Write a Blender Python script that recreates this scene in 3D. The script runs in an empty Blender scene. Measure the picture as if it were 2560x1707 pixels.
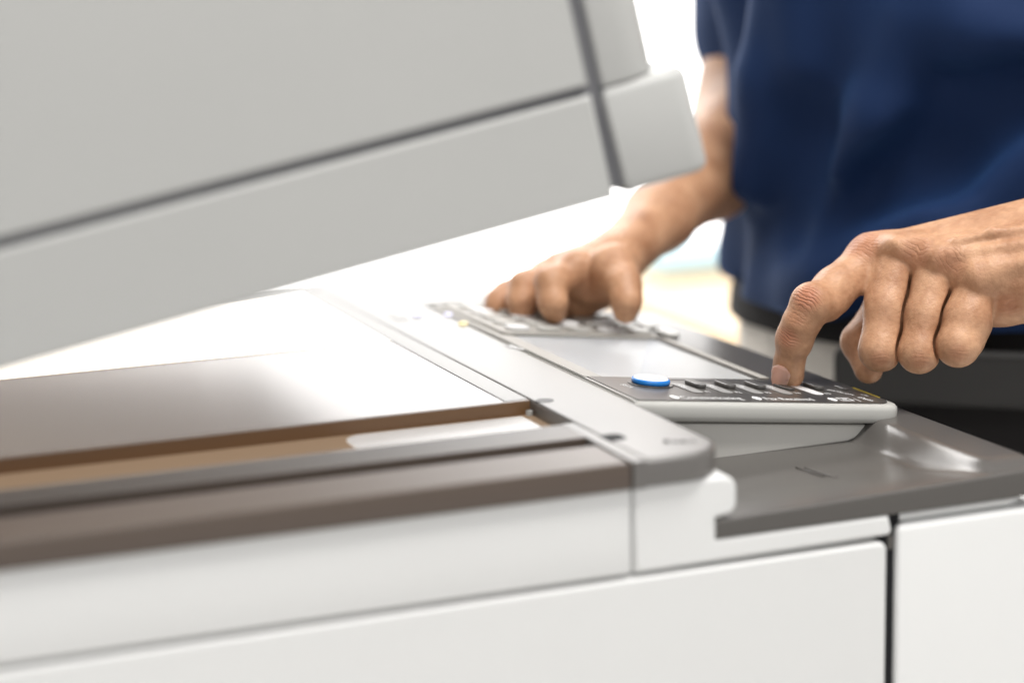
import bpy, bmesh, math, random
import numpy as np
from mathutils import Vector, Matrix
random.seed(4)
S = bpy.context.scene
COL = S.collection
ZC = 1.18                      # lens height above the floor
# ---------------------------------------------------------------- camera
CF = 5325.0                    # focal length in pixels of a 2560 wide frame
cp_, cr_, cy_ = math.radians(11.24), math.radians(-1.26), math.radians(21.73)
FW = Vector((math.sin(cy_)*math.cos(cp_), math.cos(cy_)*math.cos(cp_), -math.sin(cp_)))
_r = Vector((math.cos(cy_), -math.sin(cy_), 0)); _u = _r.cross(FW)
RT = _r*math.cos(cr_)+_u*math.sin(cr_); UP = _u*math.cos(cr_)-_r*math.sin(cr_)
cam = bpy.data.cameras.new('camera'); camo = bpy.data.objects.new('camera', cam); COL.objects.link(camo)
m = Matrix((RT, UP, -FW)).transposed().to_4x4(); m.translation = Vector((0, 0, ZC)); camo.matrix_world = m
cam.sensor_width = 36; cam.lens = CF*36/2560; cam.clip_start = .02; cam.clip_end = 60
cam.dof.use_dof = True; cam.dof.focus_distance = 1.005; cam.dof.aperture_fstop = 3.2
S.camera = camo
S.view_settings.view_transform = 'Standard'; S.view_settings.look = 'None'
S.view_settings.exposure = 0.18; S.view_settings.gamma = 1
S.cycles.max_bounces = 6; S.cycles.use_denoising = True
# ---------------------------------------------------------------- world: indoor ambience
W = bpy.data.worlds.new('World'); S.world = W; W.use_nodes = True
bg = W.node_tree.nodes['Background']; bg.inputs[0].default_value = (1.0, .995, .985, 1); bg.inputs[1].default_value = .46
# ---------------------------------------------------------------- lamps
def area(name, loc, target, size, power, color=(1, 1, 1), sy=None, spread=None):
    l = bpy.data.lights.new(name, 'AREA'); l.energy = power; l.color = color; l.size = size
    if sy: l.shape = 'RECTANGLE'; l.size_y = sy
    if spread: l.spread = math.radians(spread)
    o = bpy.data.objects.new(name, l); COL.objects.link(o); o.location = loc
    o.rotation_euler = (Vector(target)-Vector(loc)).to_track_quat('-Z', 'Y').to_euler(); return o
area('ceiling_lamp', (.7, .35, 2.65), (.65, .9, 1.0), 1.0, 36, (1, .98, .95), sy=.5)
area('ceiling_lamp', (.9, 2.9, 2.6), (.5, .9, 1.0), 2.4, 58, (1, .985, .96), sy=.45)
area('room_window_light', (-.9, -1.6, 1.9), (.45, .8, 1.0), 1.6, 15, (1, 1, 1), sy=1.2)
# ---------------------------------------------------------------- materials
def mat(name, col, rough=.5, spec=.5, metal=0, bump=None, emit=None, var=0, coat=0, sss=None):
    m = bpy.data.materials.new(name); m.use_nodes = True; nt = m.node_tree; b = nt.nodes['Principled BSDF']
    b.inputs['Base Color'].default_value = (*col, 1); b.inputs['Roughness'].default_value = rough
    b.inputs['Specular IOR Level'].default_value = spec; b.inputs['Metallic'].default_value = metal
    b.inputs['Coat Weight'].default_value = coat
    if emit: b.inputs['Emission Color'].default_value = (*emit[:3], 1); b.inputs['Emission Strength'].default_value = emit[3]
    tc = nt.nodes.new('ShaderNodeTexCoord')
    if bump:
        n = nt.nodes.new('ShaderNodeTexNoise'); n.inputs['Scale'].default_value = bump[0]; n.inputs['Detail'].default_value = 4
        nt.links.new(tc.outputs['Object'], n.inputs['Vector'])
        bp = nt.nodes.new('ShaderNodeBump'); bp.inputs['Distance'].default_value = bump[1]; bp.inputs['Strength'].default_value = 1
        nt.links.new(n.outputs['Fac'], bp.inputs['Height']); nt.links.new(bp.outputs['Normal'], b.inputs['Normal'])
    if var:
        n = nt.nodes.new('ShaderNodeTexNoise'); n.inputs['Scale'].default_value = 9; n.inputs['Detail'].default_value = 6
        nt.links.new(tc.outputs['Object'], n.inputs['Vector'])
        mx = nt.nodes.new('ShaderNodeMix'); mx.data_type = 'RGBA'
        mx.inputs[6].default_value = (*[c*(1-var) for c in col], 1); mx.inputs[7].default_value = (*[min(1, c*(1+var)) for c in col], 1)
        nt.links.new(n.outputs['Fac'], mx.inputs[0]); nt.links.new(mx.outputs[2], b.inputs['Base Color'])
    return m
M = dict(
 white=mat('white_plastic', (.76, .76, .75), .42, .4, bump=(900, .00006), var=.02),
 lid=mat('light_grey_plastic', (.455, .455, .442), .55, .3, bump=(700, .00008), var=.03),
 trim=mat('pale_trim_plastic', (.46, .455, .43), .33, .5, bump=(1200, .00003)),
 house=mat('grey_housing_plastic', (.33, .315, .29), .5, .4, bump=(1100, .00004)),
 under=mat('underbody_plastic', (.60, .585, .55), .5, .4, bump=(1100, .00004)),
 deck=mat('brown_grey_plastic', (.125, .116, .108), .36, 1.0, bump=(1400, .00002), var=.05),
 rail=mat('brown_plastic', (.085, .060, .045), .42, .8, bump=(1400, .00002), var=.05),
 step=mat('flare_tinted_plastic', (.20, .105, .045), .40, .7),  # lens flare's orange put into the base colour
 shelf=mat('dark_shelf_plastic', (.100, .093, .086), .28, .42, bump=(1500, .00003), var=.04),
 bezel=mat('dark_bezel', (.060, .055, .050), .32, .4, bump=(1600, .00001)),
 key=mat('key_rubber', (.085, .08, .075), .30, .5),
 gap=mat('dark_gap', (.014, .014, .016), .7, .2),
 lidgap=mat('grey_gap', (.17, .17, .18), .7, .2),
 glass=mat('platen_glass', (.24, .185, .160), .17, .5),
 slit=mat('slit_glass', (.20, .165, .14), .10, .6, emit=(1, .68, .42, .22)),  # warm glow added to the glass to imitate lens flare
 screen=mat('display_glass', (.20, .23, .30), .08, .6, emit=(.66, .69, .78, .50)),  # emission stands in for the window reflected in the display
 print=mat('white_print', (.68, .68, .68), .5),
 refl_strip=mat('glowing_white_strip', (.88, .88, .88), .3, emit=(1, .97, .93, .35)),  # emission added to whiten the painted reflection in the slit
 dimprint=mat('grey_print', (.26, .255, .25), .4),
 darkprint=mat('dark_print', (.02, .02, .022), .5),
 led=mat('white_lamp_lens', (.9, .9, .9), .3),
 yled=mat('yellow_lamp', (.9, .75, .3), .3, emit=(1, .8, .3, .5)),
 bled=mat('violet_lamp', (.6, .6, .95), .3, emit=(.75, .75, 1, .6)),
 yprint=mat('yellow_line', (.55, .42, .03), .5),
 blue=mat('blue_button_ring', (.015, .20, .62), .25, .5),
 bwhite=mat('button_cap', (.88, .90, .93), .3),
 platen_glow=mat('added_platen_glow', (.9, .9, .88), .3, emit=(1, .93, .82, .95)),  # emission added to whiten the platen area under the lid
 paper=mat('white_paper', (.90, .90, .90), .7, .2, var=.01),
 pad=mat('white_pad', (.66, .62, .60), .8, .2),
 trouser=mat('grey_trouser_cloth', (.60, .575, .53), .85, .2, bump=(900, .0004), var=.15),
 belt=mat('black_leather', (.010, .009, .009), .75, .15, bump=(300, .0003)),
 pouch=mat('charcoal_canvas', (.035, .034, .033), .75, .2, bump=(1200, .0003)),
 wood=mat('pale_wood', (.80, .56, .30), .35, .4, var=.08),
 floor=mat('pale_floor', (.75, .73, .70), .3, .4, var=.03),
 cyan=mat('cyan_card', (.45, .68, .78), .5),
 bluecard=mat('blue_card', (.03, .22, .50), .5),
 frame=mat('white_frame', (.8, .8, .8), .5),
 pane=mat('bright_pane', (.9, .9, .9), .3, emit=(1, .985, .97, 3.0)),
)
# ---------------------------------------------------------------- object helpers
def empty(name, loc=(0, 0, 0), label=None, cat=None, group=None):
    o = bpy.data.objects.new(name, None); o.location = loc; COL.objects.link(o); o.empty_display_size = .05
    tag(o, label, cat, group); return o
def tag(o, label=None, cat=None, group=None, kind=None):
    for k, v in (('label', label), ('category', cat), ('group', group), ('kind', kind)):
        if v: o[k] = v
    return o
def link(name, me, mt, parent=None, smooth=False):
    if mt: me.materials.append(mt)
    if smooth:
        for p in me.polygons: p.use_smooth = True
    o = bpy.data.objects.new(name, me); COL.objects.link(o)
    if parent: o.parent = parent
    return o
def rrect(x0, x1, y0, y1, r, seg=6):
    """outline, counter-clockwise; r = (x0y0, x1y0, x1y1, x0y1) corner radii"""
    if not isinstance(r, (tuple, list)): r = (r,)*4
    out = []
    for (cx, cy, sx, sy, a0), rr in zip(((x0, y0, 1, 1, 180), (x1, y0, -1, 1, 270), (x1, y1, -1, -1, 0), (x0, y1, 1, -1, 90)), r):
        if rr <= 0: out.append((cx, cy)); continue
        for i in range(seg+1):
            a = math.radians(a0+90*i/seg)
            out.append((cx+sx*rr+rr*math.cos(a), cy+sy*rr+rr*math.sin(a)))
    return out
def prism(name, pts, lo, hi, mt, parent=None, bev=.0, seg=3, axis='z', xf=None, holes=None, both=True, smooth=True):
    """extrude an outline from lo to hi along axis; edges of the end caps are rounded by bev"""
    bm = bmesh.new()
    n = len(pts)
    # rings: (inset, height)
    rings = []
    if bev > 0 and both:
        for i in range(seg+1):
            a = math.pi/2*i/seg; rings.append((bev*(1-math.sin(a)), lo+bev*(1-math.cos(a))))
    else: rings.append((0, lo))
    if bev > 0:
        for i in range(seg+1):
            a = math.pi/2*i/seg; rings.append((bev*(1-math.cos(a)), hi-bev*(1-math.sin(a))))
    else: rings.append((0, hi))
    P = [Vector(p) for p in pts]
    nrm = []
    for i in range(n):
        d1 = (P[i]-P[i-1]); d2 = (P[(i+1) % n]-P[i])
        n1 = Vector((d1.y, -d1.x)).normalized(); n2 = Vector((d2.y, -d2.x)).normalized()
        b = (n1+n2); b.normalize(); c = max(.3, b.dot(n1)); nrm.append(b/c)
    vs = []
    for ins, h in rings:
        row = []
        for p, q in zip(P, nrm):
            a = p-q*ins
            co = (a.x, a.y, h) if axis == 'z' else (a.x, h, a.y)
            if xf: co = xf(*co)
            row.append(bm.verts.new(co))
        vs.append(row)
    for k in range(len(vs)-1):
        for i in range(n):
            bm.faces.new((vs[k][i], vs[k][(i+1) % n], vs[k+1][(i+1) % n], vs[k+1][i]))
    bm.faces.new(list(reversed(vs[0]))); bm.faces.new(vs[-1])
    bmesh.ops.recalc_face_normals(bm, faces=bm.faces)
    for e in bm.edges:
        if e.calc_face_angle(0) > .66: e.smooth = False
    me = bpy.data.meshes.new(name); bm.to_mesh(me); bm.free()
    o = link(name, me, mt, parent)
    if smooth and bev > 0:
        for p in me.polygons: p.use_smooth = p.index < len(me.polygons)-2
    return o
def box(name, x0, x1, y0, y1, z0, z1, mt, parent=None, bev=0, r=0, xf=None):
    return prism(name, rrect(x0, x1, y0, y1, r), z0, z1, mt, parent, bev, xf=xf)
def text(name, s, size, mt, parent, origin, ux, uy, extrude=.00008, align='LEFT', shear=0, sy=1.0, sx=1.0):
    c = bpy.data.curves.new(name, 'FONT'); c.body = s; c.size = size; c.align_x = align; c.extrude = extrude; c.shear = shear
    t = bpy.data.objects.new(name, c); COL.objects.link(t)
    dg = bpy.context.evaluated_depsgraph_get(); me = bpy.data.meshes.new_from_object(t.evaluated_get(dg)); me.transform(Matrix.Diagonal((sx, sy, 1, 1)))
    bpy.data.objects.remove(t); bpy.data.curves.remove(c)
    ux = Vector(ux).normalized(); uz = ux.cross(Vector(uy)).normalized(); uy = uz.cross(ux)
    mm = Matrix((ux, uy, uz)).transposed().to_4x4(); mm.translation = Vector(origin); me.transform(mm)
    me.materials.clear(); return link(name, me, mt, parent)
def Z(z): return z+ZC
# ================================================================ THE COPIER
YF = .745                       # its side towards the camera
cop = empty('photocopier', (0, 0, 0), 'white and grey office photocopier with its lid raised and a tilted control panel', 'photocopier')
# --- white body
core = box('body_core', -.20, .466, YF+.014, 1.18, .08, Z(-.2505), M['gap'], cop)
box('scanner_core', -.20, .384, YF+.014, 1.18, Z(-.2505), Z(-.240), M['gap'], cop)
box('side_panel', -.20, .3461, YF, YF+.06, Z(-.2593), Z(-.2236), M['white'], cop, bev=.0016)
def xz(pts): return [(x, Z(z)) for x, z in pts]
def arc(cx, cz, r, a0, a1, n=6): return [(cx+r*math.cos(math.radians(a0+(a1-a0)*i/n)), cz+r*math.sin(math.radians(a0+(a1-a0)*i/n))) for i in range(n+1)]
cap_ = [(.3479, -.2236)] + arc(.388, -.2296, .006, 90, 0) + arc(.3895, -.2355, .0045, 0, -90) + [(.3846, -.2408), (.3846, -.2499), (.466, -.2499)] + \
       arc(.4655, -.2565, .0022, 0, -90, 3) + [(.3479, -.2593)]
prism('corner_panel', list(reversed(xz(cap_))), YF, YF+.05, M['white'], cop, bev=.0016, axis='y')
lp = [(-.20, -.2612)] + arc(.4614, -.2652, .004, 90, 0) + [(.4654, -1.08), (-.20, -1.08)]
prism('lower_panel', list(reversed(xz(lp))), YF, YF+.05, M['white'], cop, bev=.0016, axis='y')
# front door right of the dark gap
fd = box('front_door', .4712, .5480, YF+.0005, 1.18, .10, Z(-.2548), M['white'], cop, bev=.0035, r=(.002, .013, .013, .002))
box('door_lip', .4700, .5400, YF+.004, 1.17, Z(-.2546), Z(-.2508), M['white'], cop, bev=.0015, r=(.001, .012, .01, .001))
box('gap_shadow_liner', .4645, .4735, YF+.004, YF+.05, .08, Z(-.2512), M['gap'], cop)
box('hinge_pin', .4675, .4705, YF+.003, YF+.012, Z(-.2660), Z(-.2600), M['shelf'], cop, bev=.0005)
# --- side shelf with a raised outer rim (height field)
def shelf():
    x0, x1, y0, y1 = .3846, .5415, YF+.0003, 1.14
    nx, ny = 90, 120
    def sm(a, b, t): t = min(1, max(0, (t-a)/(b-a))); return t*t*(3-2*t)
    def top(x, y):
        zn = -.2417+.0032*(x-.3846)/.15; zb = -.2446+.0101*sm(.506, .521, x)
        t = sm(YF, YF+.055-.043*sm(.500, .522, x), y); z = zn+(zb-zn)*t
        rd = .0014
        for d in (x1-x, y-y0):
            if d < rd: z -= rd-math.sqrt(max(0, rd*rd-(rd-d)**2))
        return z
    xs = [x0+(x1-.006-x0)*i/nx for i in range(nx)] + [x1-.006+.006*math.sin(math.pi/2*i/8) for i in range(9)]
    ys = [y0+.006*(1-math.cos(math.pi/2*i/8)) for i in range(9)] + [y0+.006+(y1-y0-.006)*i/ny for i in range(1, ny+1)]
    R = .006
    def cl(x, y):
        if x > x1-R and y < y0+R:
            dx, dy = x-(x1-R), y-(y0+R); d = max(abs(dx), abs(dy)); l = math.hypot(dx, dy)
            if l > 1e-9: k = d/l; return x1-R+dx*k, y0+R+dy*k
        return x, y
    bm = bmesh.new()
    g = [[bm.verts.new((*cl(x, y), Z(top(x, y)))) for y in ys] for x in xs]
    for i in range(len(xs)-1):
        for j in range(len(ys)-1): bm.faces.new((g[i][j], g[i+1][j], g[i+1][j+1], g[i][j+1]))
    zb = Z(-.2497)
    rim = [g[i][0] for i in range(len(xs))] + [g[-1][j] for j in range(1, len(ys))] + [g[i][-1] for i in range(len(xs)-2, -1, -1)] + [g[0][j] for j in range(len(ys)-2, 0, -1)]
    low = [bm.verts.new((v.co.x, v.co.y, zb)) for v in rim]
    for i in range(len(rim)): bm.faces.new((rim[i], low[i], low[(i+1) % len(rim)], rim[(i+1) % len(rim)]))
    bm.faces.new(low)
    bmesh.ops.recalc_face_normals(bm, faces=bm.faces)
    me = bpy.data.meshes.new('side_shelf'); bm.to_mesh(me); bm.free()
    o = link('side_shelf', me, M['shelf'], cop, smooth=True)
    me.set_sharp_from_angle(angle=math.radians(35)); return o
sh = shelf()
# embossed marks in the shelf floor
for (x, y, a, l) in ((.4600, .8130, -82, .020), (.4632, .8110, -82, .024), (.4663, .7960, -82, .006)):
    dx, dy = math.cos(math.radians(a)), math.sin(math.radians(a))
    box('embossed_mark', 0, l, -.0006, .0006, Z(-.2449), Z(-.2438), M['shelf'], sh, bev=.0003, xf=lambda X, Y, Zz, x=x, y=y, dx=dx, dy=dy: (x+X*dx-Y*dy, y+X*dy+Y*dx, Zz))
# --- scanner deck: tiles of one dark frame around the openings
TOP, BOT = Z(-.212), Z(-.2234)
dk = cop
# main right wing with rounded outer corner
box('deck_wing', .3519, .3910, YF-.003, 1.215, BOT, TOP, M['deck'], dk, bev=.0020, r=(0, .021, .02, 0))
box('deck_corner', .3464, .35195, YF-.003, .8137, BOT, TOP-.0001, M['deck'], dk, bev=0)
box('front_strip', -.20, .3452, YF-.0028, .7752, BOT, TOP-.0004, M['rail'], dk, bev=.0010, r=0)
box('groove_floor', -.20, .3605, .774, .7905, Z(-.2236), Z(-.2206), M['gap'], dk)
box('middle_rail', -.20, .3518, .7882, .8137, Z(-.2230), TOP-.0002, M['rail'], dk, bev=.0006)
box('slit_glass', -.20, .3519, .8139, .8626, Z(-.2230), Z(-.2186), M['slit'], dk, bev=0)
box('painted_reflection', .262, .3465, .8260, .8600, Z(-.2188), Z(-.2183), M['refl_strip'], dk, r=(.010, .001, .001, .010))  # bright patch standing in for a reflection in the slit glass
box('step_rail', -.20, .3519, .8628, .8655, Z(-.2230), TOP-.0002, M['step'], dk, bev=.0003)
box('platen_glass', -.19, .3405, .8657, 1.185, Z(-.2230), TOP-.0003, M['glass'], dk, bev=0)
box('glass_edge_strip', .3411, .3519, .8657, 1.185, Z(-.2230), TOP-.0001, M['deck'], dk, bev=.0001)
box('rear_rail', -.20, .3518, 1.186, 1.215, Z(-.2230), TOP, M['deck'], dk, bev=.001)
box('seam_liner', .3440, .3475, YF, .776, Z(-.2234), TOP-.0016, M['shelf'], dk)
# slot in the wing that closes the groove, lock hole, screw
box('groove_end', .3518, .3606, .7768, .7876, TOP-.0003, TOP+.00012, M['gap'], dk, r=(0, .003, .003, 0))
def disc(name, x, y, z0, z1, rx, ry, mt, parent, bev=0, xf=None, n=28):
    pts = [(x+rx*math.cos(2*math.pi*i/n), y+ry*math.sin(2*math.pi*i/n)) for i in range(n)]
    return prism(name, pts, z0, z1, mt, parent, bev, xf=xf)
disc('lock_hole', .3572, .8585, TOP-.001, TOP+.00012, .0042, .0042, M['darkprint'], dk)
disc('screw', .3495, .8578, Z(-.2180), Z(-.2155), .0016, .0016, M['trim'], dk, bev=.0004)
text('deck_marking', 'Scan', .0078, M['darkprint'], dk, (.3700, .7640, TOP+.0001), (.93, -.36, 0), (.36, .93, 0), .0001)
text('brand_emboss', 'MFP', .0085, M['print'], dk, (.3862, .9830, TOP+.0001), (.09, -1, 0), (1, .09, 0), .0001)
for x, y, mt, r in ((.3798, 1.082, 'bled', .0026), (.3952, 1.075, 'bled', .0022), (.3930, 1.046, 'yled', .0024)):
    disc('status_lamp', x-.004, y, TOP, TOP+.0012, r, r, M[mt], dk, bev=.0004)
box('deck_icon', .362, .368, 1.074, 1.090, TOP, TOP+.0002, M['dimprint'], dk)
# ---------------------------------------------------------------- lid, hinged at the far left, raised
HX, HZ, LT = -.1916, -.2115, math.radians(10.75)
def lx(u, y, w): return (HX+u*math.cos(LT)-w*math.sin(LT), y, Z(HZ+u*math.sin(LT)+w*math.cos(LT)))
lid = empty('lid', (0, 0, 0)); lid.parent = cop
LY0, LY1 = .76, 1.50  # far end, out of view, lengthened to darken the glass's reflection
def lp_(name, pts, y0, y1, mt, bev=.0015, par=lid): return prism(name, pts, y0, y1, M[mt], par, bev=bev, axis='y', xf=lambda a, y, b: lx(a, y, b))
lp_('lid_core', [(0, .003), (.558, .003), (.555, .168), (0, .168)], LY0+.0035, LY1-.01, 'lidgap', 0)
lp_('lower_side_band', [(.0, 0), (.5492, 0), (.5475, .0418), (.0, .0432)], LY0, LY1, 'lid')
lp_('upper_side_band', [(.0, .0472), (.5473, .0457), (.5420, .17), (.0, .17)], LY0, LY1, 'lid')
# end cap: lower lip with a rounded end, upper part set back
prism('front_lip', rrect(.5545, .5945, LY0, LY1, (.001, .011, .011, .001)), .0, .0432, M['lid'], lid, bev=.0040, xf=lambda a, b, w: lx(a+(.0432-w)*.07-.002, b, w))
prism('end_cap', rrect(.5535, .5815, LY0+.0008, LY1, (.001, .018, .018, .001)), .0436, .17, M['lid'], lid, bev=.0012, xf=lambda a, b, w: lx(a-(w-.044)*.04, b, w))
lp_('white_pad', [(.03, -.006), (.545, -.006), (.545, -.0005), (.03, -.0005)], LY0+.03, LY1-.02, 'pad', .0002)
for u, l in ((.060, .02), (.135, .016), (.235, .022), (.330, .014)):
    lp_('seam_clip', [(u, .0435), (u+l, .0435), (u+l, .0470), (u, .0470)], LY0+.004, LY0+.012, 'darkprint', 0)
# ---------------------------------------------------------------- control panel, tilted towards the operator
PSL = -.1182; PX0, PZ0 = .390, -.2120; ct = math.atan(PSL)
def px_(x, y, h):                # x measured along world X; h above the panel face
    return (x - h*math.sin(ct), y, Z(PZ0+(x-PX0)*PSL+h*math.cos(ct)))
pan = empty('control_panel', (0, 0, 0)); pan.parent = cop
PY0, PY1 = .8400, 1.115
box('panel_housing', .3925, .5335, PY0, PY1, -.0096, -.0003, M['trim'], pan, bev=.0028, r=(.001, .0085, .008, .001), xf=px_)
# faceplate: dark frame pieces around the display
fp = box('faceplate', .3960, .5295, PY0+.0028, .8990, -.0006, .0002, M['bezel'], pan, bev=.0003, r=(.001, .009, 0, 0), xf=px_)
box('faceplate', .4865, .5295, .8990, PY1-.004, -.0006, .0002, M['bezel'], pan, bev=.0003, r=(0, 0, .006, 0), xf=px_)
box('faceplate', .3945, .4040, .8990, PY1-.004, -.0006, .0002, M['house'], pan, bev=.0003, xf=px_)
box('touch_screen', .4042, .4863, .8992, 1.0125, -.0010, -.0003, M['screen'], pan, xf=px_)
box('screen_edge_rail', .4885, .4935, .8995, 1.0125, .0002, .0010, M['house'], pan, bev=.0004, xf=px_)
box('slot', .4296, .5120, .8922, .8940, -.0002, .00026, M['darkprint'], pan, r=.0008, xf=px_)
box('panel_body', .3925, .5200, PY0+.012, 1.09, -.020, -.0097, M['under'], pan, bev=.001, r=(.001, .006, .006, .001), xf=px_)
# grey underbody down to the shelf
ub = [(.3925, -.2235), (.5165, -.2378), (.5150, -.2402), (.5115, -.2432), (.5060, -.2448), (.4500, -.2456), (.3925, -.2460)]
prism('underbody', [(x, Z(z)) for x, z in reversed(ub)], PY0+.0055, 1.10, M['under'], pan, bev=.001, axis='y')
# start button
BX, BY = .4206, .8815
disc('button_well', BX, BY+.0, .0002, .0006, .0108, .0108, M['bezel'], pan, bev=.0003, xf=px_, n=40)
bt = disc('start_button', BX, BY, .0006, .0030, .0091, .0091, M['blue'], pan, bev=.0008, xf=px_, n=40)
disc('button_cap', BX, BY, .0024, .0034, .0081, .0081, M['bwhite'], bt, bev=.0004, xf=px_, n=40)
text('button_mark', 'I', .0060, M['dimprint'], bt, px_(BX-.004, BY-.001, .0035), (0, -1, 0), (1, 0, PSL), .00005)
text('button_mark', 'o', .0060, M['dimprint'], bt, px_(BX+.002, BY+.001, .0035), (0, -1, 0), (1, 0, PSL), .00005)
# soft keys: long rounded keys and the label windows beside them
KX = [.4428, .4585, .4745, .4902, .5062, .5215]
def obround(x, y0, y1, w, sk=-.08):
    pts = rrect(-w/2, w/2, 0, y1-y0, w*.49, 4)
    return [(x+a-sk*(b-(y1-y0)/2)*-1, y0+b) for a, b in pts]
kb = None
for i, x in enumerate(KX):
    pressed = i == 3
    if i == 5: prism('key', obround(x, .8735, .8830, .0030), .0002, .0010, M['key'], pan, bev=.0003, xf=px_); continue
    k = prism('key', obround(x, .8720, .8862, .0052), .0002, .0010 if pressed else .0021, M['key'], pan, bev=.0005, xf=px_)
for i, x in enumerate([.4352, .4508, .4668, .4826, .4990]):
    prism('label_window', obround(x, .8608, .8845, .0058), .0002, .0005, M['led'] if i == 4 else M['dimprint'], pan, bev=.0001, xf=px_)
    if i < 4:
        text('label_text', ['Copy', 'Scan', 'Fax', 'Box'][i], .0042, M['print'], pan, px_(x-.0014, .8800, .00055), (0, -1, 0), (1, 0, PSL), .00002)
    text('key_text', ['F1', 'F2', 'F3', 'F4', 'F5'][i], .0030, M['print'], pan, px_(x+.0052, .8625, .0003), (1, 0, PSL), (0, 1, 0), .00003, sy=1.6)
for x, s, w in ((.4190, 'Communicating', .98), (.4620, 'Fax Received', .98)):
    text('panel_text', s, .0050, M['print'], pan, px_(x+.0012, .8463, .0003), (1, 0, PSL), (0, 1, 0), .00003, sy=1.75, sx=w)
for x in (.4172, .4595, .4995):
    disc('indicator_light', x, .8492, .0002, .0006, .0019, .0036, M['led'], pan, bev=.0002, xf=px_, n=18)
# envelope sign
ex, ey = .5035, .8470
for a, b, c, d in ((0, .0068, 0, .0008), (0, .0068, .0062, .0070), (0, .0005, .0008, .0062), (.0063, .0068, .0008, .0062), (.0022, .0046, .0030, .0042)):
    box('envelope_sign', ex+a, ex+b, ey+c, ey+d, .0002, .0004, M['print'], pan, xf=px_)
box('divider_line', .5128, .5132, .846, .853, .0002, .0004, M['print'], pan, xf=px_)
text('panel_text', 'Data', .0050, M['print'], pan, px_(.5165, .8560, .0003), (.3, -1, .3*PSL), (1, .3, PSL), .00003)
text('panel_text', 'ID/Guest', .0040, M['print'], pan, px_(.5105, .8740, .0003), (.55, -1, .55*PSL), (1, .5, PSL), .00003)
text('panel_text', 'On', .0040, M['print'], pan, px_(.5225, .8635, .0003), (.3, -1, .3*PSL), (1, .3, PSL), .00003)
box('yellow_edge_line', .5288, .5296, .8560, .8800, .0000, .0005, M['yprint'], pan, xf=px_)
text('start_text', 'Start', .0042, M['print'], pan, px_(.4035, .8790, .0003), (.25, -1, .25*PSL), (1, .25, PSL), .00003)
# raised keypad beyond the display
kp = box('keypad_base', .3990, .4900, 1.0135, 1.108, -.0002, .0018, M['house'], pan, bev=.0008, r=.003, xf=px_)
for i in range(5):
    for j in range(5):
        x = .4045+i*.0178; y = 1.0195+j*.0175
        box('number_key', x, x+.0135, y, y+.0105, .0018, .0036, M['trim'] if (i+j) % 3 else M['print'], kp, bev=.0012, r=.004, xf=px_)
for i in range(3):
    box('side_key', .4965, .5055, 1.02+i*.027, 1.036+i*.027, .0002, .0022, M['trim'], pan, bev=.0008, r=.003, xf=px_)
# ================================================================ glowing sheet added to brighten the far platen
box('added_platen_glow', -.17, .3400, 1.0215, 1.184, TOP-.0002, TOP+.0001, M['platen_glow'], cop)
# ================================================================ room behind
fl = box('floor', -9, 9, -3, 9, -.05, 0, M['floor']); tag(fl, kind='structure')
win = empty('window', (-.6, 6.2, 0), 'floor-length window full of white daylight behind the copier and the man', 'window')
def wbox(n, *a, mt=None, **k): o = box(n, *a, mt, win, **k); return o
win.location = (0, 0, 0)
for x0, x1 in ((-5.0, -1.2), (-1.2, 6.0)):
    box('pane', x0+.03, x1-.03, 6.2, 6.22, .06, 3.6, M['pane'], win)
for x0 in (-5.0, -1.2, 6.0): box('mullion', x0-.03, x0+.03, 6.17, 6.25, .0, 3.66, M['frame'], win, bev=.004)
box('window_rail', -5.0, 6.0, 6.17, 6.25, .0, .06, M['frame'], win); box('window_rail', -5.0, 6.0, 6.17, 6.25, 3.6, 3.66, M['frame'], win)
def px3(x, y, d): return (FW + RT*((x-1280)/CF) - UP*((y-853.5)/CF))*d + Vector((0, 0, ZC))
dz = .74
dsk = empty('desk', (1.5, 2.9, 0), 'pale wooden desk standing in the bright room behind the man', 'desk'); dsk.location = (0, 0, 0)
box('desktop', 1.04, 2.6, 1.80, 2.50, dz-.03, dz, M['wood'], dsk, bev=.004)
for x, y in ((1.1, 1.87), (2.5, 1.87), (1.1, 2.44), (2.5, 2.44)): box('leg', x-.025, x+.025, y-.025, y+.025, 0, dz-.03, M['frame'], dsk, bev=.003)
f1 = box('folder', 1.13, 1.28, 2.34, 2.47, dz, dz+.02, M['cyan'], bev=.002); tag(f1, 'pale cyan folder lying on the wooden desk beside the man', 'folder')
f2 = box('binder', 1.29, 1.40, 2.42, 2.46, dz, dz+.05, M['bluecard'], bev=.004); tag(f2, 'small blue binder standing on the wooden desk beside the cyan folder', 'binder')
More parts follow.
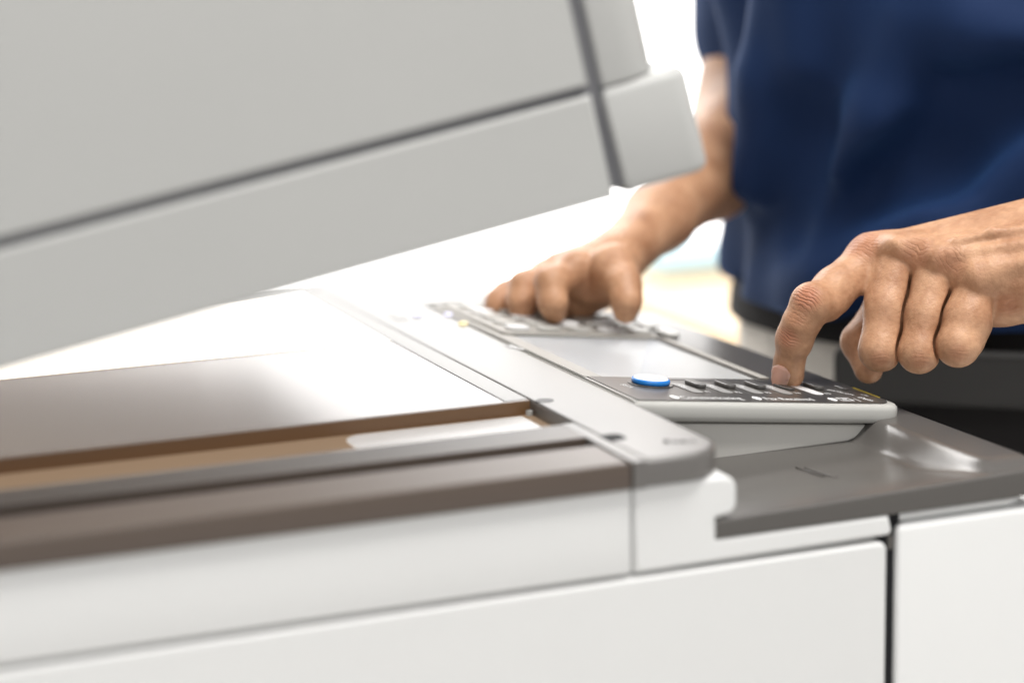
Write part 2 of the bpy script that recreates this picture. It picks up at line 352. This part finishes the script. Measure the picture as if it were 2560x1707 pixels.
# ================================================================ signed distance modelling for the figure
class Field:
    def __init__(s, lo, hi, h):
        s.lo = np.array(lo, float); s.h = h; s.n = np.ceil((np.array(hi)-s.lo)/h).astype(int)+1
        s.f = np.full(s.n, .05, np.float32)
    def window(s, a, b):
        i0 = np.clip(np.floor((a-s.lo)/s.h).astype(int), 0, s.n); i1 = np.clip(np.ceil((b-s.lo)/s.h).astype(int)+1, 0, s.n)
        if np.any(i1 <= i0): return None
        ax = [(s.lo[k]+s.h*np.arange(i0[k], i1[k])).astype(np.float32) for k in range(3)]
        return tuple(slice(i0[k], i1[k]) for k in range(3)), ax[0][:, None, None], ax[1][None, :, None], ax[2][None, None, :]
    def cone(s, a, b, ra, rb, k=.003, sub=False, flat=None):
        a = np.array(a, float); b = np.array(b, float); R = max(ra, rb)+k+.002
        w = s.window(np.minimum(a, b)-R, np.maximum(a, b)+R)
        if w is None: return
        sl, X, Y, Zz = w; d = b-a; L = max(float(d@d), 1e-12)
        t = np.clip(((X-a[0])*d[0]+(Y-a[1])*d[1]+(Zz-a[2])*d[2])/L, 0, 1)
        dx, dy, dz_ = X-a[0]-t*d[0], Y-a[1]-t*d[1], Zz-a[2]-t*d[2]
        q = dx*dx+dy*dy+dz_*dz_
        if flat is not None:                     # squash along a direction: (unit vector, factor >1 thins)
            fv, ff = flat; p = dx*fv[0]+dy*fv[1]+dz_*fv[2]; q = q+(ff*ff-1)*p*p
        g = np.sqrt(q)-(ra+t*(rb-ra))
        s.mix(sl, g, k, sub)
    def mix(s, sl, g, k, sub=False):
        f = s.f[sl]
        if sub:
            h = np.maximum(k-np.abs(f+g), 0)/k; s.f[sl] = np.maximum(f, -g)+h*h*k*.25
        else:
            h = np.maximum(k-np.abs(f-g), 0)/k; s.f[sl] = np.minimum(f, g)-h*h*k*.25
    def merge(s, o, k):
        h = np.maximum(k-np.abs(s.f-o.f), 0)/k; s.f = np.minimum(s.f, o.f)-h*h*k*.25
    def mesh(s, relax=2):
        f = s.f; nx, ny, nz = f.shape
        sg = f < 0
        c = np.zeros((nx-1, ny-1, nz-1), np.int8)
        for i in (0, 1):
            for j in (0, 1):
                for k in (0, 1): c += sg[i:nx-1+i, j:ny-1+j, k:nz-1+k]
        act = np.argwhere((c > 0) & (c < 8)); idx = np.full(c.shape, -1, np.int32); idx[tuple(act.T)] = np.arange(len(act))
        cor = {}
        for i in (0, 1):
            for j in (0, 1):
                for k in (0, 1): cor[(i, j, k)] = f[act[:, 0]+i, act[:, 1]+j, act[:, 2]+k]
        acc = np.zeros((len(act), 3)); cnt = np.zeros(len(act))
        for ax in range(3):
            for p in ((0, 0), (0, 1), (1, 0), (1, 1)):
                q0 = list(p); q0.insert(ax, 0); q1 = list(p); q1.insert(ax, 1)
                v0 = cor[tuple(q0)]; v1 = cor[tuple(q1)]; mk = (v0 < 0) != (v1 < 0)
                t = np.where(mk, v0/np.where(mk, v0-v1, 1), 0)
                pt = np.tile(np.array(q0, float), (len(act), 1)); pt[:, ax] += t
                acc += pt*mk[:, None]; cnt += mk
        V = s.lo+s.h*(act+acc/cnt[:, None])
        Q = []
        for ax in range(3):
            a1, a2 = [a for a in range(3) if a != ax]
            s0 = [slice(None)]*3; s1 = [slice(None)]*3; s0[ax] = slice(0, -1); s1[ax] = slice(1, None)
            A = sg[tuple(s0)]; B = sg[tuple(s1)]
            e = np.argwhere(A != B); e = e[(e[:, a1] > 0) & (e[:, a2] > 0) & (e[:, a1] < f.shape[a1]-1) & (e[:, a2] < f.shape[a2]-1)]
            ins = A[tuple(e.T)]
            def g(o1, o2):
                w = e.copy(); w[:, a1] -= o1; w[:, a2] -= o2; return idx[tuple(w.T)]
            q = np.stack([g(1, 1), g(0, 1), g(0, 0), g(1, 0)], 1)
            flip = ins if ax != 1 else ~ins
            q[~flip] = q[~flip][:, ::-1]; Q.append(q)
        Q = np.concatenate(Q); Q = Q[(Q >= 0).all(1)]
        for _ in range(relax):
            acc = np.zeros_like(V); cn = np.zeros(len(V))
            for i in range(4):
                j = (i+1) % 4
                for a, b in ((Q[:, i], Q[:, j]), (Q[:, j], Q[:, i])):
                    for d in range(3): acc[:, d] += np.bincount(a, V[b, d], len(V))
                    cn += np.bincount(a, minlength=len(V))
            V = .5*V+.5*acc/np.maximum(cn, 1)[:, None]
        return V, Q
def np_mesh(name, V, Q):
    me = bpy.data.meshes.new(name); me.vertices.add(len(V)); me.vertices.foreach_set('co', np.asarray(V, np.float32).ravel())
    me.loops.add(len(Q)*4); me.loops.foreach_set('vertex_index', np.asarray(Q, np.int32).ravel())
    me.polygons.add(len(Q)); me.polygons.foreach_set('loop_start', np.arange(0, len(Q)*4, 4, dtype=np.int32))
    me.polygons.foreach_set('use_smooth', np.ones(len(Q), bool)); me.update(calc_edges=True); me.validate(); return me
def LP(x, y, d): return np.array(px3(1880+x/2.904, 460+y/2.904, d))        # left hand, placed joint by joint
def RP(x, y, d): return np.array(px3(1180+x/3.135, 400+y/3.135, d))        # right hand
nF = np.array(FW)
# ---------------------------------------------------------------- left hand (pressing a key)
def left_hand():
    lo = np.array([.44, .76, Z(-.245)]); hi = np.array([.66, 1.0, Z(-.06)])
    h = .0006
    J = {}
    idx_ = [LP(870, 545, 1.044), LP(600, 755, 1.028), LP(432, 882, 1.014), LP(355, 1012, 1.016), LP(306, 1142, 1.021), LP(248, 1368, 1.030)]
    A = Field(lo, hi, h)
    rr = [.0112, .0098, .0091, .0084, .0079, .0068]
    for i in range(5): A.cone(idx_[i], idx_[i+1], rr[i], rr[i+1], .004)
    # dorsal knuckle pads
    dors = lambda p, dx, dy, dd: LP(p[0]+dx, p[1]+dy, p[2]+dd)
    A.cone(LP(418, 845, 1.0135), LP(450, 850, 1.0125), .0078, .0078, .004)
    A.cone(LP(560, 900, 1.020), LP(610, 850, 1.024), .0062, .006, .005)
    A.cone(LP(300, 1110, 1.0195), LP(310, 1140, 1.0185), .0072, .0070, .004)
    A.cone(LP(275, 1290, 1.027), LP(285, 1390, 1.0315), .0062, .0060, .004)      # fingertip pulp
    # nail bed rim
    J['index'] = idx_
    # curled fingers
    def finger(pts, rs, k=.004):
        F = Field(lo, hi, h)
        for i in range(len(pts)-1): F.cone(pts[i], pts[i+1], rs[i], rs[i+1], k)
        return F
    mid = [LP(1070, 540, 1.031), LP(975, 900, 1.022), LP(930, 1205, 1.017), LP(965, 1150, 1.040), LP(1040, 900, 1.046)]
    rin = [LP(1335, 620, 1.020), LP(1262, 950, 1.014), LP(1213, 1222, 1.010), LP(1245, 1160, 1.034), LP(1300, 930, 1.040)]
    lit = [LP(1640, 750, 1.012), LP(1560, 980, 1.007), LP(1495, 1170, 1.003), LP(1530, 1120, 1.025), LP(1570, 930, 1.032)]
    F2 = finger(mid, [.0112, .0102, .0096, .0086, .0075]); F3 = finger(rin, [.0106, .0095, .0093, .0082, .0072]); F4 = finger(lit, [.0112, .0107, .0096, .0082, .0068])
    F4.cone(LP(1600, 1020, 1.010), LP(1570, 1130, 1.008), .0088, .0075, .004)
    # thumb
    F5 = finger([LP(1300, 800, 1.052), LP(1000, 880, 1.062), LP(790, 1145, 1.054), LP(846, 1345, 1.044)], [.014, .0115, .0093, .0070])
    # palm block and metacarpals
    P = Field(lo, hi, h)
    wr = [(2290, 250, 1.026), (2290, 370, 1.014), (2290, 500, 1.006), (2290, 660, 1.002)]
    heads = [(870, 552, 1.045), (1075, 560, 1.034), (1335, 635, 1.023), (1635, 760, 1.015)]
    rm = [.0108, .0108, .0106, .0108]; rw = [.0145, .0150, .0155, .0160]
    for a, b, r1, r2 in zip(heads, wr, rm, rw): P.cone(LP(*a), LP(*b), r1, r2, .010)
    # palm side volume
    for a, b, r1, r2 in (((1000, 640, 1.056), (2250, 430, 1.040), .012, .017), ((1400, 760, 1.040), (2250, 560, 1.028), .014, .018), ((1750, 860, 1.022), (2250, 720, 1.014), .0115, .016)):
        P.cone(LP(*a), LP(*b), r1, r2, .010)
    P.cone(LP(1835, 860, 1.016), LP(1990, 790, 1.010), .0100, .0125, .006)
    P.cone(LP(1100, 560, 1.060), LP(1350, 700, 1.058), .014, .016, .010)
    # knuckle bumps, tendons, ulnar styloid
    for (x, y, d, r) in ((862, 500, 1.0375, .0078), (1068, 485, 1.0225, .0080), (1310, 550, 1.0115, .0076), (1625, 680, 1.0030, .0082)):
        P.cone(LP(x, y, d+.0012), LP(x+90, y-25, d+.0004), r, r*.85, .009)
    for a, b in (((1068, 470, 1.021), (2250, 300, .999)), ((1310, 535, 1.0105), (2250, 400, .994)), ((1620, 655, 1.0035), (2200, 520, .9905)), ((862, 490, 1.034), (2200, 190, 1.012))):
        P.cone(LP(*a), LP(*b), .0026, .0016, .006)
    # valleys between the knuckles
    for a, b in (((1190, 640, 1.0062), (1170, 500, 1.0065)), ((1470, 760, .9957), (1440, 590, .9972)), ((985, 620, 1.0155), (960, 560, 1.0155))):
        P.cone(LP(*a), LP(*b), .0055, .0045, .009, sub=True)
    def smax(a, b, k=.0012):
        h_ = np.maximum(k-np.abs(a-b), 0)/k; return np.maximum(a, b)+h_*h_*k*.25
    # join: fingers separate from one another, joined at the roots
    F2.f = smax(F2.f, .0013-F3.f); F3.f = smax(F3.f, .0013-F4.f)
    for F, k in ((F2, .0006), (F3, .0006), (F4, .0006), (A, .006), (F5, .002)): P.merge(F, k)
    # webs
    P.cone(LP(850, 690, 1.040), LP(960, 640, 1.036), .0075, .008, .006)
    # creases on the little finger side
    P.cone(LP(1790, 830, 1.0005), LP(1740, 1010, 1.008), .0012, .0012, .003, sub=True)
    # veins
    for a, b in (((1480, 420, 1.0074), (1750, 350, 1.0044)), ((1750, 350, 1.0044), (2100, 330, 1.0005))): P.cone(LP(*a), LP(*b), .0014, .0014, .004)
    # forearm running back to the elbow
    V, Q = P.mesh(2)
    return V, Q, idx_
Vl, Ql, idxj = left_hand()
# ---------------------------------------------------------------- body: torso core, both arms, right hand
def arms():
    h = .0022
    lo = np.array([.40, .72, Z(-.23)]); hi = np.array([1.10, 1.42, Z(.32)])
    A = Field(lo, hi, h)
    w = LP(2290, 450, 1.012); 
    el = np.array([.90, .93, Z(-.05)]); shd = np.array([.93, 1.00, Z(.25)])
    d = (el-w)/np.linalg.norm(el-w)
    A.cone(w-d*.004, w+d*.05, .0215, .0245, .01); A.cone(w+d*.05, w+d*.15, .0245, .039, .01); A.cone(w+d*.15, el, .039, .042, .01); A.cone(el, shd, .044, .055, .02)
    return A.mesh(1)
def right_arm():
    h = .0014
    lo = np.array([.34, .98, Z(-.225)]); hi = np.array([.80, 1.36, Z(.14)])
    A = Field(lo, hi, h)
    wr = RP(1118, 790, 1.185); el = np.array(px3(1900, 295, 1.385)); sh_ = np.array(px3(1962, -330, 1.42)); mid = wr*.5+el*.5
    A.cone(wr, wr*.72+el*.28, .0150, .0190, .01); A.cone(wr*.72+el*.28, wr*.40+el*.60, .0190, .0290, .012); A.cone(wr*.40+el*.60, el, .0290, .0380, .015)
    A.cone(el, sh_, .0405, .0480, .02)
    H = Field(lo, hi, h)
    for a, b, r1, r2 in (((830, 865, 1.168), (1118, 790, 1.182), .0125, .0155), ((700, 880, 1.186), (1118, 780, 1.195), .012, .0150), ((600, 920, 1.204), (1110, 790, 1.205), .0115, .014), ((520, 960, 1.22), (1100, 800, 1.212), .0105, .013)):
        H.cone(RP(*a), RP(*b), r1, r2, .008)
    H.cone(RP(815, 830, 1.160), RP(850, 830, 1.162), .0088, .008, .005)
    def fing(ps, rs):
        F = Field(lo, hi, h)
        for i in range(len(ps)-1): F.cone(RP(*ps[i]), RP(*ps[i+1]), rs[i], rs[i+1], .004)
        return F
    fs = [fing([(825, 870, 1.166), (615, 960, 1.150), (632, 1110, 1.146), (652, 1190, 1.150)], [.0110, .0084, .0076, .0066]),
          fing([(700, 890, 1.186), (410, 990, 1.172), (385, 1110, 1.168), (395, 1180, 1.168)], [.0105, .0083, .0075, .0066]),
          fing([(600, 930, 1.204), (270, 1060, 1.192), (205, 1115, 1.188), (190, 1150, 1.186)], [.0100, .0078, .0070, .0062]),
          fing([(520, 970, 1.22), (260, 1080, 1.212), (200, 1130, 1.208)], [.0095, .0078, .0066]),
          fing([(1110, 850, 1.158), (1190, 980, 1.142), (1213, 1100, 1.136), (1203, 1185, 1.138)], [.0140, .0092, .0078, .0068])]
    for F in fs: H.merge(F, .003)
    H.cone(RP(1040, 960, 1.180), RP(830, 1090, 1.186), .0135, .0120, .008); H.cone(RP(800, 960, 1.186), RP(620, 1080, 1.186), .0110, .0100, .008)
    H.cone(RP(1080, 960, 1.160), RP(940, 1010, 1.166), .0110, .0090, .006)
    A.merge(H, .006)
    return A.mesh(1)
Va, Qa = arms(); Vr, Qr = right_arm()
V = np.concatenate([Vl, Va, Vr]); Q = np.concatenate([Ql, Qa+len(Vl), Qr+len(Vl)+len(Va)])
# skin material: colour mottling, pore bump, wrinkles round each joint
def skin():
    m = bpy.data.materials.new('skin'); m.use_nodes = True; nt = m.node_tree; N = nt.nodes; L = nt.links; b = N['Principled BSDF']
    b.inputs['Roughness'].default_value = .46; b.inputs['Specular IOR Level'].default_value = .35
    b.inputs['Subsurface Weight'].default_value = .05; b.inputs['Subsurface Radius'].default_value = (1, .35, .15); b.inputs['Subsurface Scale'].default_value = .004
    g = N.new('ShaderNodeNewGeometry'); P = g.outputs['Position']
    def math_(op, a, b_=None, c=None):
        n = N.new('ShaderNodeMath'); n.operation = op
        for i, v in enumerate((a, b_, c)):
            if v is None: continue
            if isinstance(v, (int, float)): n.inputs[i].default_value = v
            else: L.new(v, n.inputs[i])
        return n.outputs[0]
    def noise(sc, det=3):
        n = N.new('ShaderNodeTexNoise'); n.inputs['Scale'].default_value = sc; n.inputs['Detail'].default_value = det; L.new(P, n.inputs['Vector']); return n.outputs['Fac']
    n1 = noise(60, 4); n2 = noise(320, 3)
    mx = N.new('ShaderNodeMix'); mx.data_type = 'RGBA'; mx.inputs[6].default_value = (.330, .155, .080, 1); mx.inputs[7].default_value = (.62, .360, .215, 1)
    L.new(math_('MULTIPLY', math_('SUBTRACT', math_('ADD', math_('MULTIPLY', n1, .7), math_('MULTIPLY', n2, .3)), .30), 2.4), mx.inputs[0])
    warp = noise(150, 3); red = None; wr = None
    # (joint, axis, reach, lines per metre, strength)
    def ax(a, c): v = (c-a); return v/np.linalg.norm(v)
    I = idxj
    K = [(LP(395, 830, 1.006), ax(I[2], I[3])*.5+ax(I[1], I[2])*.5, .0085, 620, 1.0), (LP(270, 1110, 1.013), ax(I[3], I[4]), .0070, 700, .9),
         (LP(800, 430, 1.033), ax(I[0], I[1]), .0130, 560, .55), (LP(330, 960, 1.008), ax(I[2], I[3]), .0070, 520, .35),
         (LP(1180, 500, 1.012), ax(I[1], I[0]), .0110, 480, .45), (LP(1440, 570, 1.003), ax(I[1], I[0]), .010, 480, .40),
         (LP(930, 1270, 1.007), np.array([0, 0, 1.]), .0060, 520, .35), (LP(1215, 1290, 1.000), np.array([0, 0, 1.]), .0060, 520, .35), (LP(1500, 1230, .994), np.array([0, 0, 1.]), .0060, 520, .30),
         (LP(1850, 900, 1.000), np.array([.5, .1, -.6]), .009, 420, .5)]
    for p, a, r, fq, st in K:
        a = a/np.linalg.norm(a)
        sb = N.new('ShaderNodeVectorMath'); sb.operation = 'SUBTRACT'; L.new(P, sb.inputs[0]); sb.inputs[1].default_value = tuple(p)
        ln = N.new('ShaderNodeVectorMath'); ln.operation = 'LENGTH'; L.new(sb.outputs[0], ln.inputs[0])
        dt = N.new('ShaderNodeVectorMath'); dt.operation = 'DOT_PRODUCT'; L.new(sb.outputs[0], dt.inputs[0]); dt.inputs[1].default_value = tuple(a)
        mr = N.new('ShaderNodeMapRange'); mr.interpolation_type = 'SMOOTHERSTEP'; L.new(ln.outputs['Value'], mr.inputs[0]); mr.inputs[1].default_value = r*1.15; mr.inputs[2].default_value = r*.25; mr.inputs[3].default_value = 0; mr.inputs[4].default_value = st
        ph = math_('ADD', math_('MULTIPLY', dt.outputs['Value'], fq*6.283/2), math_('MULTIPLY', warp, 8.0))
        s_ = math_('ABSOLUTE', math_('SINE', ph)); s_ = math_('POWER', s_, .32)
        t = math_('MULTIPLY', math_('SUBTRACT', 1.0, s_), mr.outputs[0])
        wr = t if wr is None else math_('ADD', wr, t)
        red = mr.outputs[0] if red is None else math_('MAXIMUM', red, mr.outputs[0])
    # fine cross-hatched skin texture
    vo = N.new('ShaderNodeTexVoronoi'); vo.inputs['Scale'].default_value = 1100; L.new(P, vo.inputs['Vector'])
    pores = math_('MULTIPLY', vo.outputs['Distance'], .16)
    lines = N.new('ShaderNodeTexNoise'); lines.inputs['Scale'].default_value = 1.0; lines.inputs['Detail'].default_value = 5
    mp = N.new('ShaderNodeMapping'); mp.inputs['Scale'].default_value = (260, 900, 500); L.new(P, mp.inputs[0]); L.new(mp.outputs[0], lines.inputs['Vector'])
    hgt = math_('SUBTRACT', math_('ADD', pores, math_('ADD', math_('MULTIPLY', n2, .5), math_('MULTIPLY', lines.outputs['Fac'], .55))), math_('MULTIPLY', wr, 1.15))
    bp = N.new('ShaderNodeBump'); bp.inputs['Distance'].default_value = .00055; bp.inputs['Strength'].default_value = .9; L.new(hgt, bp.inputs['Height']); L.new(bp.outputs[0], b.inputs['Normal'])
    m2 = N.new('ShaderNodeMix'); m2.data_type = 'RGBA'; m2.inputs[7].default_value = (.46, .150, .085, 1); L.new(mx.outputs[2], m2.inputs[6]); L.new(math_('MULTIPLY', red, .55), m2.inputs[0])
    m3 = N.new('ShaderNodeMix'); m3.data_type = 'RGBA'; m3.inputs[7].default_value = (.17, .06, .03, 1); L.new(m2.outputs[2], m3.inputs[6]); L.new(math_('MULTIPLY', math_('MINIMUM', wr, 1.0), .30), m3.inputs[0])
    L.new(m3.outputs[2], b.inputs['Base Color'])
    return m
SK = skin()
per = empty('person', (.784, 1.12, 0), 'man in navy polo shirt pressing a panel key with his left index finger', 'person')
per.location = (0, 0, 0)
body = link('body', np_mesh('body', V, Q), SK, per)
# ---------------------------------------------------------------- nail of the index finger
def nail():
    a, c = Vector(idxj[4]), Vector(idxj[5]); ax = (c-a).normalized()
    cen = Vector(LP(238, 1356, 1.0285))
    nrm = Vector(LP(212, 1350, 1.0))-Vector(LP(243, 1350, 1.0075)); nrm = (nrm-ax*nrm.dot(ax)).normalized(); sd = ax.cross(nrm)
    bm = bmesh.new(); nu, nv = 16, 18; R = .0070; g = []
    for i in range(nu+1):
        row = []
        for j in range(nv+1):
            v = -1+2*j/nv; u = -1+2*i/nu
            wv = (1-max(0, (-v-.35)/.65)**2*.55)*(1-max(0, (v-.55)/.45)**2*.35)      # half width along the nail
            ang = math.radians(39)*u*wv
            lift = .0002-.0005*abs(u)**6-.0011*max(0, -v-.86)/.14-.0000*v
            rr = .0084+lift-.0007*(v+1)
            row.append(bm.verts.new(cen+ax*(v*.0063-.0006*u*u*(1 if v > 0 else -1))+nrm*(math.cos(ang)*rr-.0002)+sd*(math.sin(ang)*rr)))
        g.append(row)
    for i in range(nu):
        for j in range(nv): bm.faces.new((g[i][j], g[i+1][j], g[i+1][j+1], g[i][j+1]))
    r = bmesh.ops.solidify(bm, geom=bm.faces[:], thickness=.0004)
    bmesh.ops.recalc_face_normals(bm, faces=bm.faces)
    me = bpy.data.meshes.new('fingernail'); bm.to_mesh(me); bm.free()
    mt = mat('nail', (.92, .62, .50), .22, .5); mt.node_tree.nodes['Principled BSDF'].inputs['Subsurface Weight'].default_value = .2
    mt.node_tree.nodes['Principled BSDF'].inputs['Subsurface Scale'].default_value = .003
    link('fingernail', me, mt, per, smooth=True)
nail()
# ---------------------------------------------------------------- polo shirt
Fd = np.array([-.76, -.65, 0]); Fd /= np.linalg.norm(Fd); Sd = np.array([.65, -.76, 0]); Sd /= np.linalg.norm(Sd)
TC = np.array([.748, 1.064])
def shirt():
    h = .0045; lo = np.array([.48, .78, Z(-.26)]); hi = np.array([1.16, 1.44, Z(.30)])
    A = Field(lo, hi, h)
    sl, X, Y, Zz = A.window(lo, hi)
    s_ = (X-TC[0])*Sd[0]+(Y-TC[1])*Sd[1]; f_ = (X-TC[0])*Fd[0]+(Y-TC[1])*Fd[1]; z = Zz-ZC
    wS = .176-.008*np.exp(-((z+.180)/.03)**2)-.006*np.clip((z+.02)/.2, 0, 1)+.03*np.clip((z-.15)/.12, 0, 1)
    wF = .118+.008*np.exp(-((z+.215)/.025)**2)+.010*np.clip(z/.2, 0, 1)
    # soft drapes
    ph = np.arctan2(f_/wF, s_/wS)
    fold = .0045*np.sin(ph*7+z*9)+.0035*np.sin(ph*13-z*22+1)+.003*np.sin(z*38+ph*5)
    q = np.sqrt((s_/wS)**2+(f_/wF)**2); g = (q-1)*np.minimum(wS, wF)*.95-fold
    low = -.229+.003*np.sin(ph*2+.6)
    g = np.maximum(g, -(z-low)).astype(np.float32)
    g = np.broadcast_to(g, A.f.shape).astype(np.float32)
    A.f = np.minimum(A.f, g)
    # drapes seen on the front of the shirt, each laid on the surface
    def TP(x, y, off=0):
        d = np.array(px3(x, y, 1.0))-np.array([0, 0, ZC]); lo_, hi_ = .85, 1.30
        for t in np.linspace(.9, 1.4, 200):
            p = d*t; s1 = (p[0]-TC[0])*Sd[0]+(p[1]-TC[1])*Sd[1]; f1 = (p[0]-TC[0])*Fd[0]+(p[1]-TC[1])*Fd[1]
            if (s1/.186)**2+(f1/.120)**2 < 1: break
        return d*(t+off)+np.array([0, 0, ZC])
    for pts, r, off, sb in (((( 2620, 380), (2330, 540), (2090, 690)), .016, .001, 0), (((2640, 480), (2420, 570), (2250, 600)), .014, .001, 0),
                        (((1940, -60), (1915, 200), (1875, 460)), .013, .002, 0), (((2000, -60), (2010, 150)), .012, .002, 0),
                        (((2600, 130), (2420, 60), (2330, -60)), .018, .004, 0), (((2280, 60), (2200, 300), (2120, 420)), .016, .003, 0),
                        (((2560, 230), (2350, 390), (2180, 470)), .018, -.006, 1), (((2010, 330), (1960, 560)), .015, -.006, 1), (((2330, 690), (2150, 780)), .012, -.004, 1)):
        q = [TP(*p, off=off) for p in pts]
        for a_, b_ in zip(q, q[1:]): A.cone(a_, b_, r, r*.9, .020, sub=bool(sb))
    # shirt tail bulging over the belt
    el = np.array(px3(1900, 325, 1.385)); sh_ = np.array(px3(1962, -330, 1.42))
    a = np.array(px3(1942, 68, 1.395)); A.cone(a, sh_, .0560, .062, .012)
    d = (el-sh_)/np.linalg.norm(el-sh_)
    # trim the right sleeve at its hem
    A2 = Field(lo, hi, h)
    shl = np.array([.93, 1.00, Z(.25)]); ell = np.array([.90, .93, Z(-.05)])
    A.cone(shl, ell*.45+shl*.55, .070, .062, .02)
    return A.mesh(2)
Vs, Qs = shirt()
# cut the right sleeve flat at its hem line
sh_m = mat('navy_pique', (.0030, .0170, .066), .78, .25, bump=(1500, .0002), var=.12)
sh_m.node_tree.nodes['Principled BSDF'].inputs['Sheen Weight'].default_value = .12
sh_m.node_tree.nodes['Principled BSDF'].inputs['Sheen Tint'].default_value = (.10, .35, .95, 1)
sh_m.node_tree.nodes['Principled BSDF'].inputs['Sheen Roughness'].default_value = .5
link('polo_shirt', np_mesh('polo_shirt', Vs, Qs), sh_m, per)
# ---------------------------------------------------------------- trousers, belt, pouch
def oval(name, z0, z1, ws, wf, mt, pleat=0, ws2=None, wf2=None, n=96, nz=14, bev=.0):
    bm = bmesh.new(); rows = []
    for k in range(nz+1):
        t = k/nz; z = z0+(z1-z0)*t; row = []
        a_, b_ = ws+((ws2 or ws)-ws)*t, wf+((wf2 or wf)-wf)*t
        e = bev*(1-math.sqrt(max(0, 1-(abs(2*t-1))**6)))
        for i in range(n):
            ph = 2*math.pi*i/n; r = 1-e/a_
            p = pleat*(math.sin(ph*19)*.6+math.sin(ph*31+1)*.4)*min(1, (1-t)*2+.4)
            c, s = (a_*r+p)*math.cos(ph), (b_*r+p)*math.sin(ph)
            row.append(bm.verts.new((TC[0]+Sd[0]*c+Fd[0]*s, TC[1]+Sd[1]*c+Fd[1]*s, Z(z))))
        rows.append(row)
    for k in range(nz):
        for i in range(n): bm.faces.new((rows[k][i], rows[k][(i+1) % n], rows[k+1][(i+1) % n], rows[k+1][i]))
    bm.faces.new(rows[0][::-1]); bm.faces.new(rows[-1])
    bmesh.ops.recalc_face_normals(bm, faces=bm.faces)
    me = bpy.data.meshes.new(name); bm.to_mesh(me); bm.free(); return link(name, me, mt, per, smooth=True)
oval('trousers', -.75, -.236, .175, .112, M['trouser'], .0022, .170, .108)
oval('belt', -.246, -.226, .1765, .1135, M['belt'], 0, .1745, .1115, bev=.002)
def PB(s, f, z): return (TC[0]+Sd[0]*s+Fd[0]*f, TC[1]+Sd[1]*s+Fd[1]*f, Z(z))
pou = prism('belt_pouch', rrect(-.062, .235, -.50, -.262, .012), .096, .132, M['belt'], per, bev=.008, axis='y', xf=lambda a, y, b: PB(a, y-.30*max(0, a-.06), b))
prism('pouch_flap', rrect(-.064, .237, -.272, -.240, .006), .126, .138, M['pouch'], per, bev=.003, axis='y', xf=lambda a, y, b: PB(a, y-.30*max(0, a-.06), b))
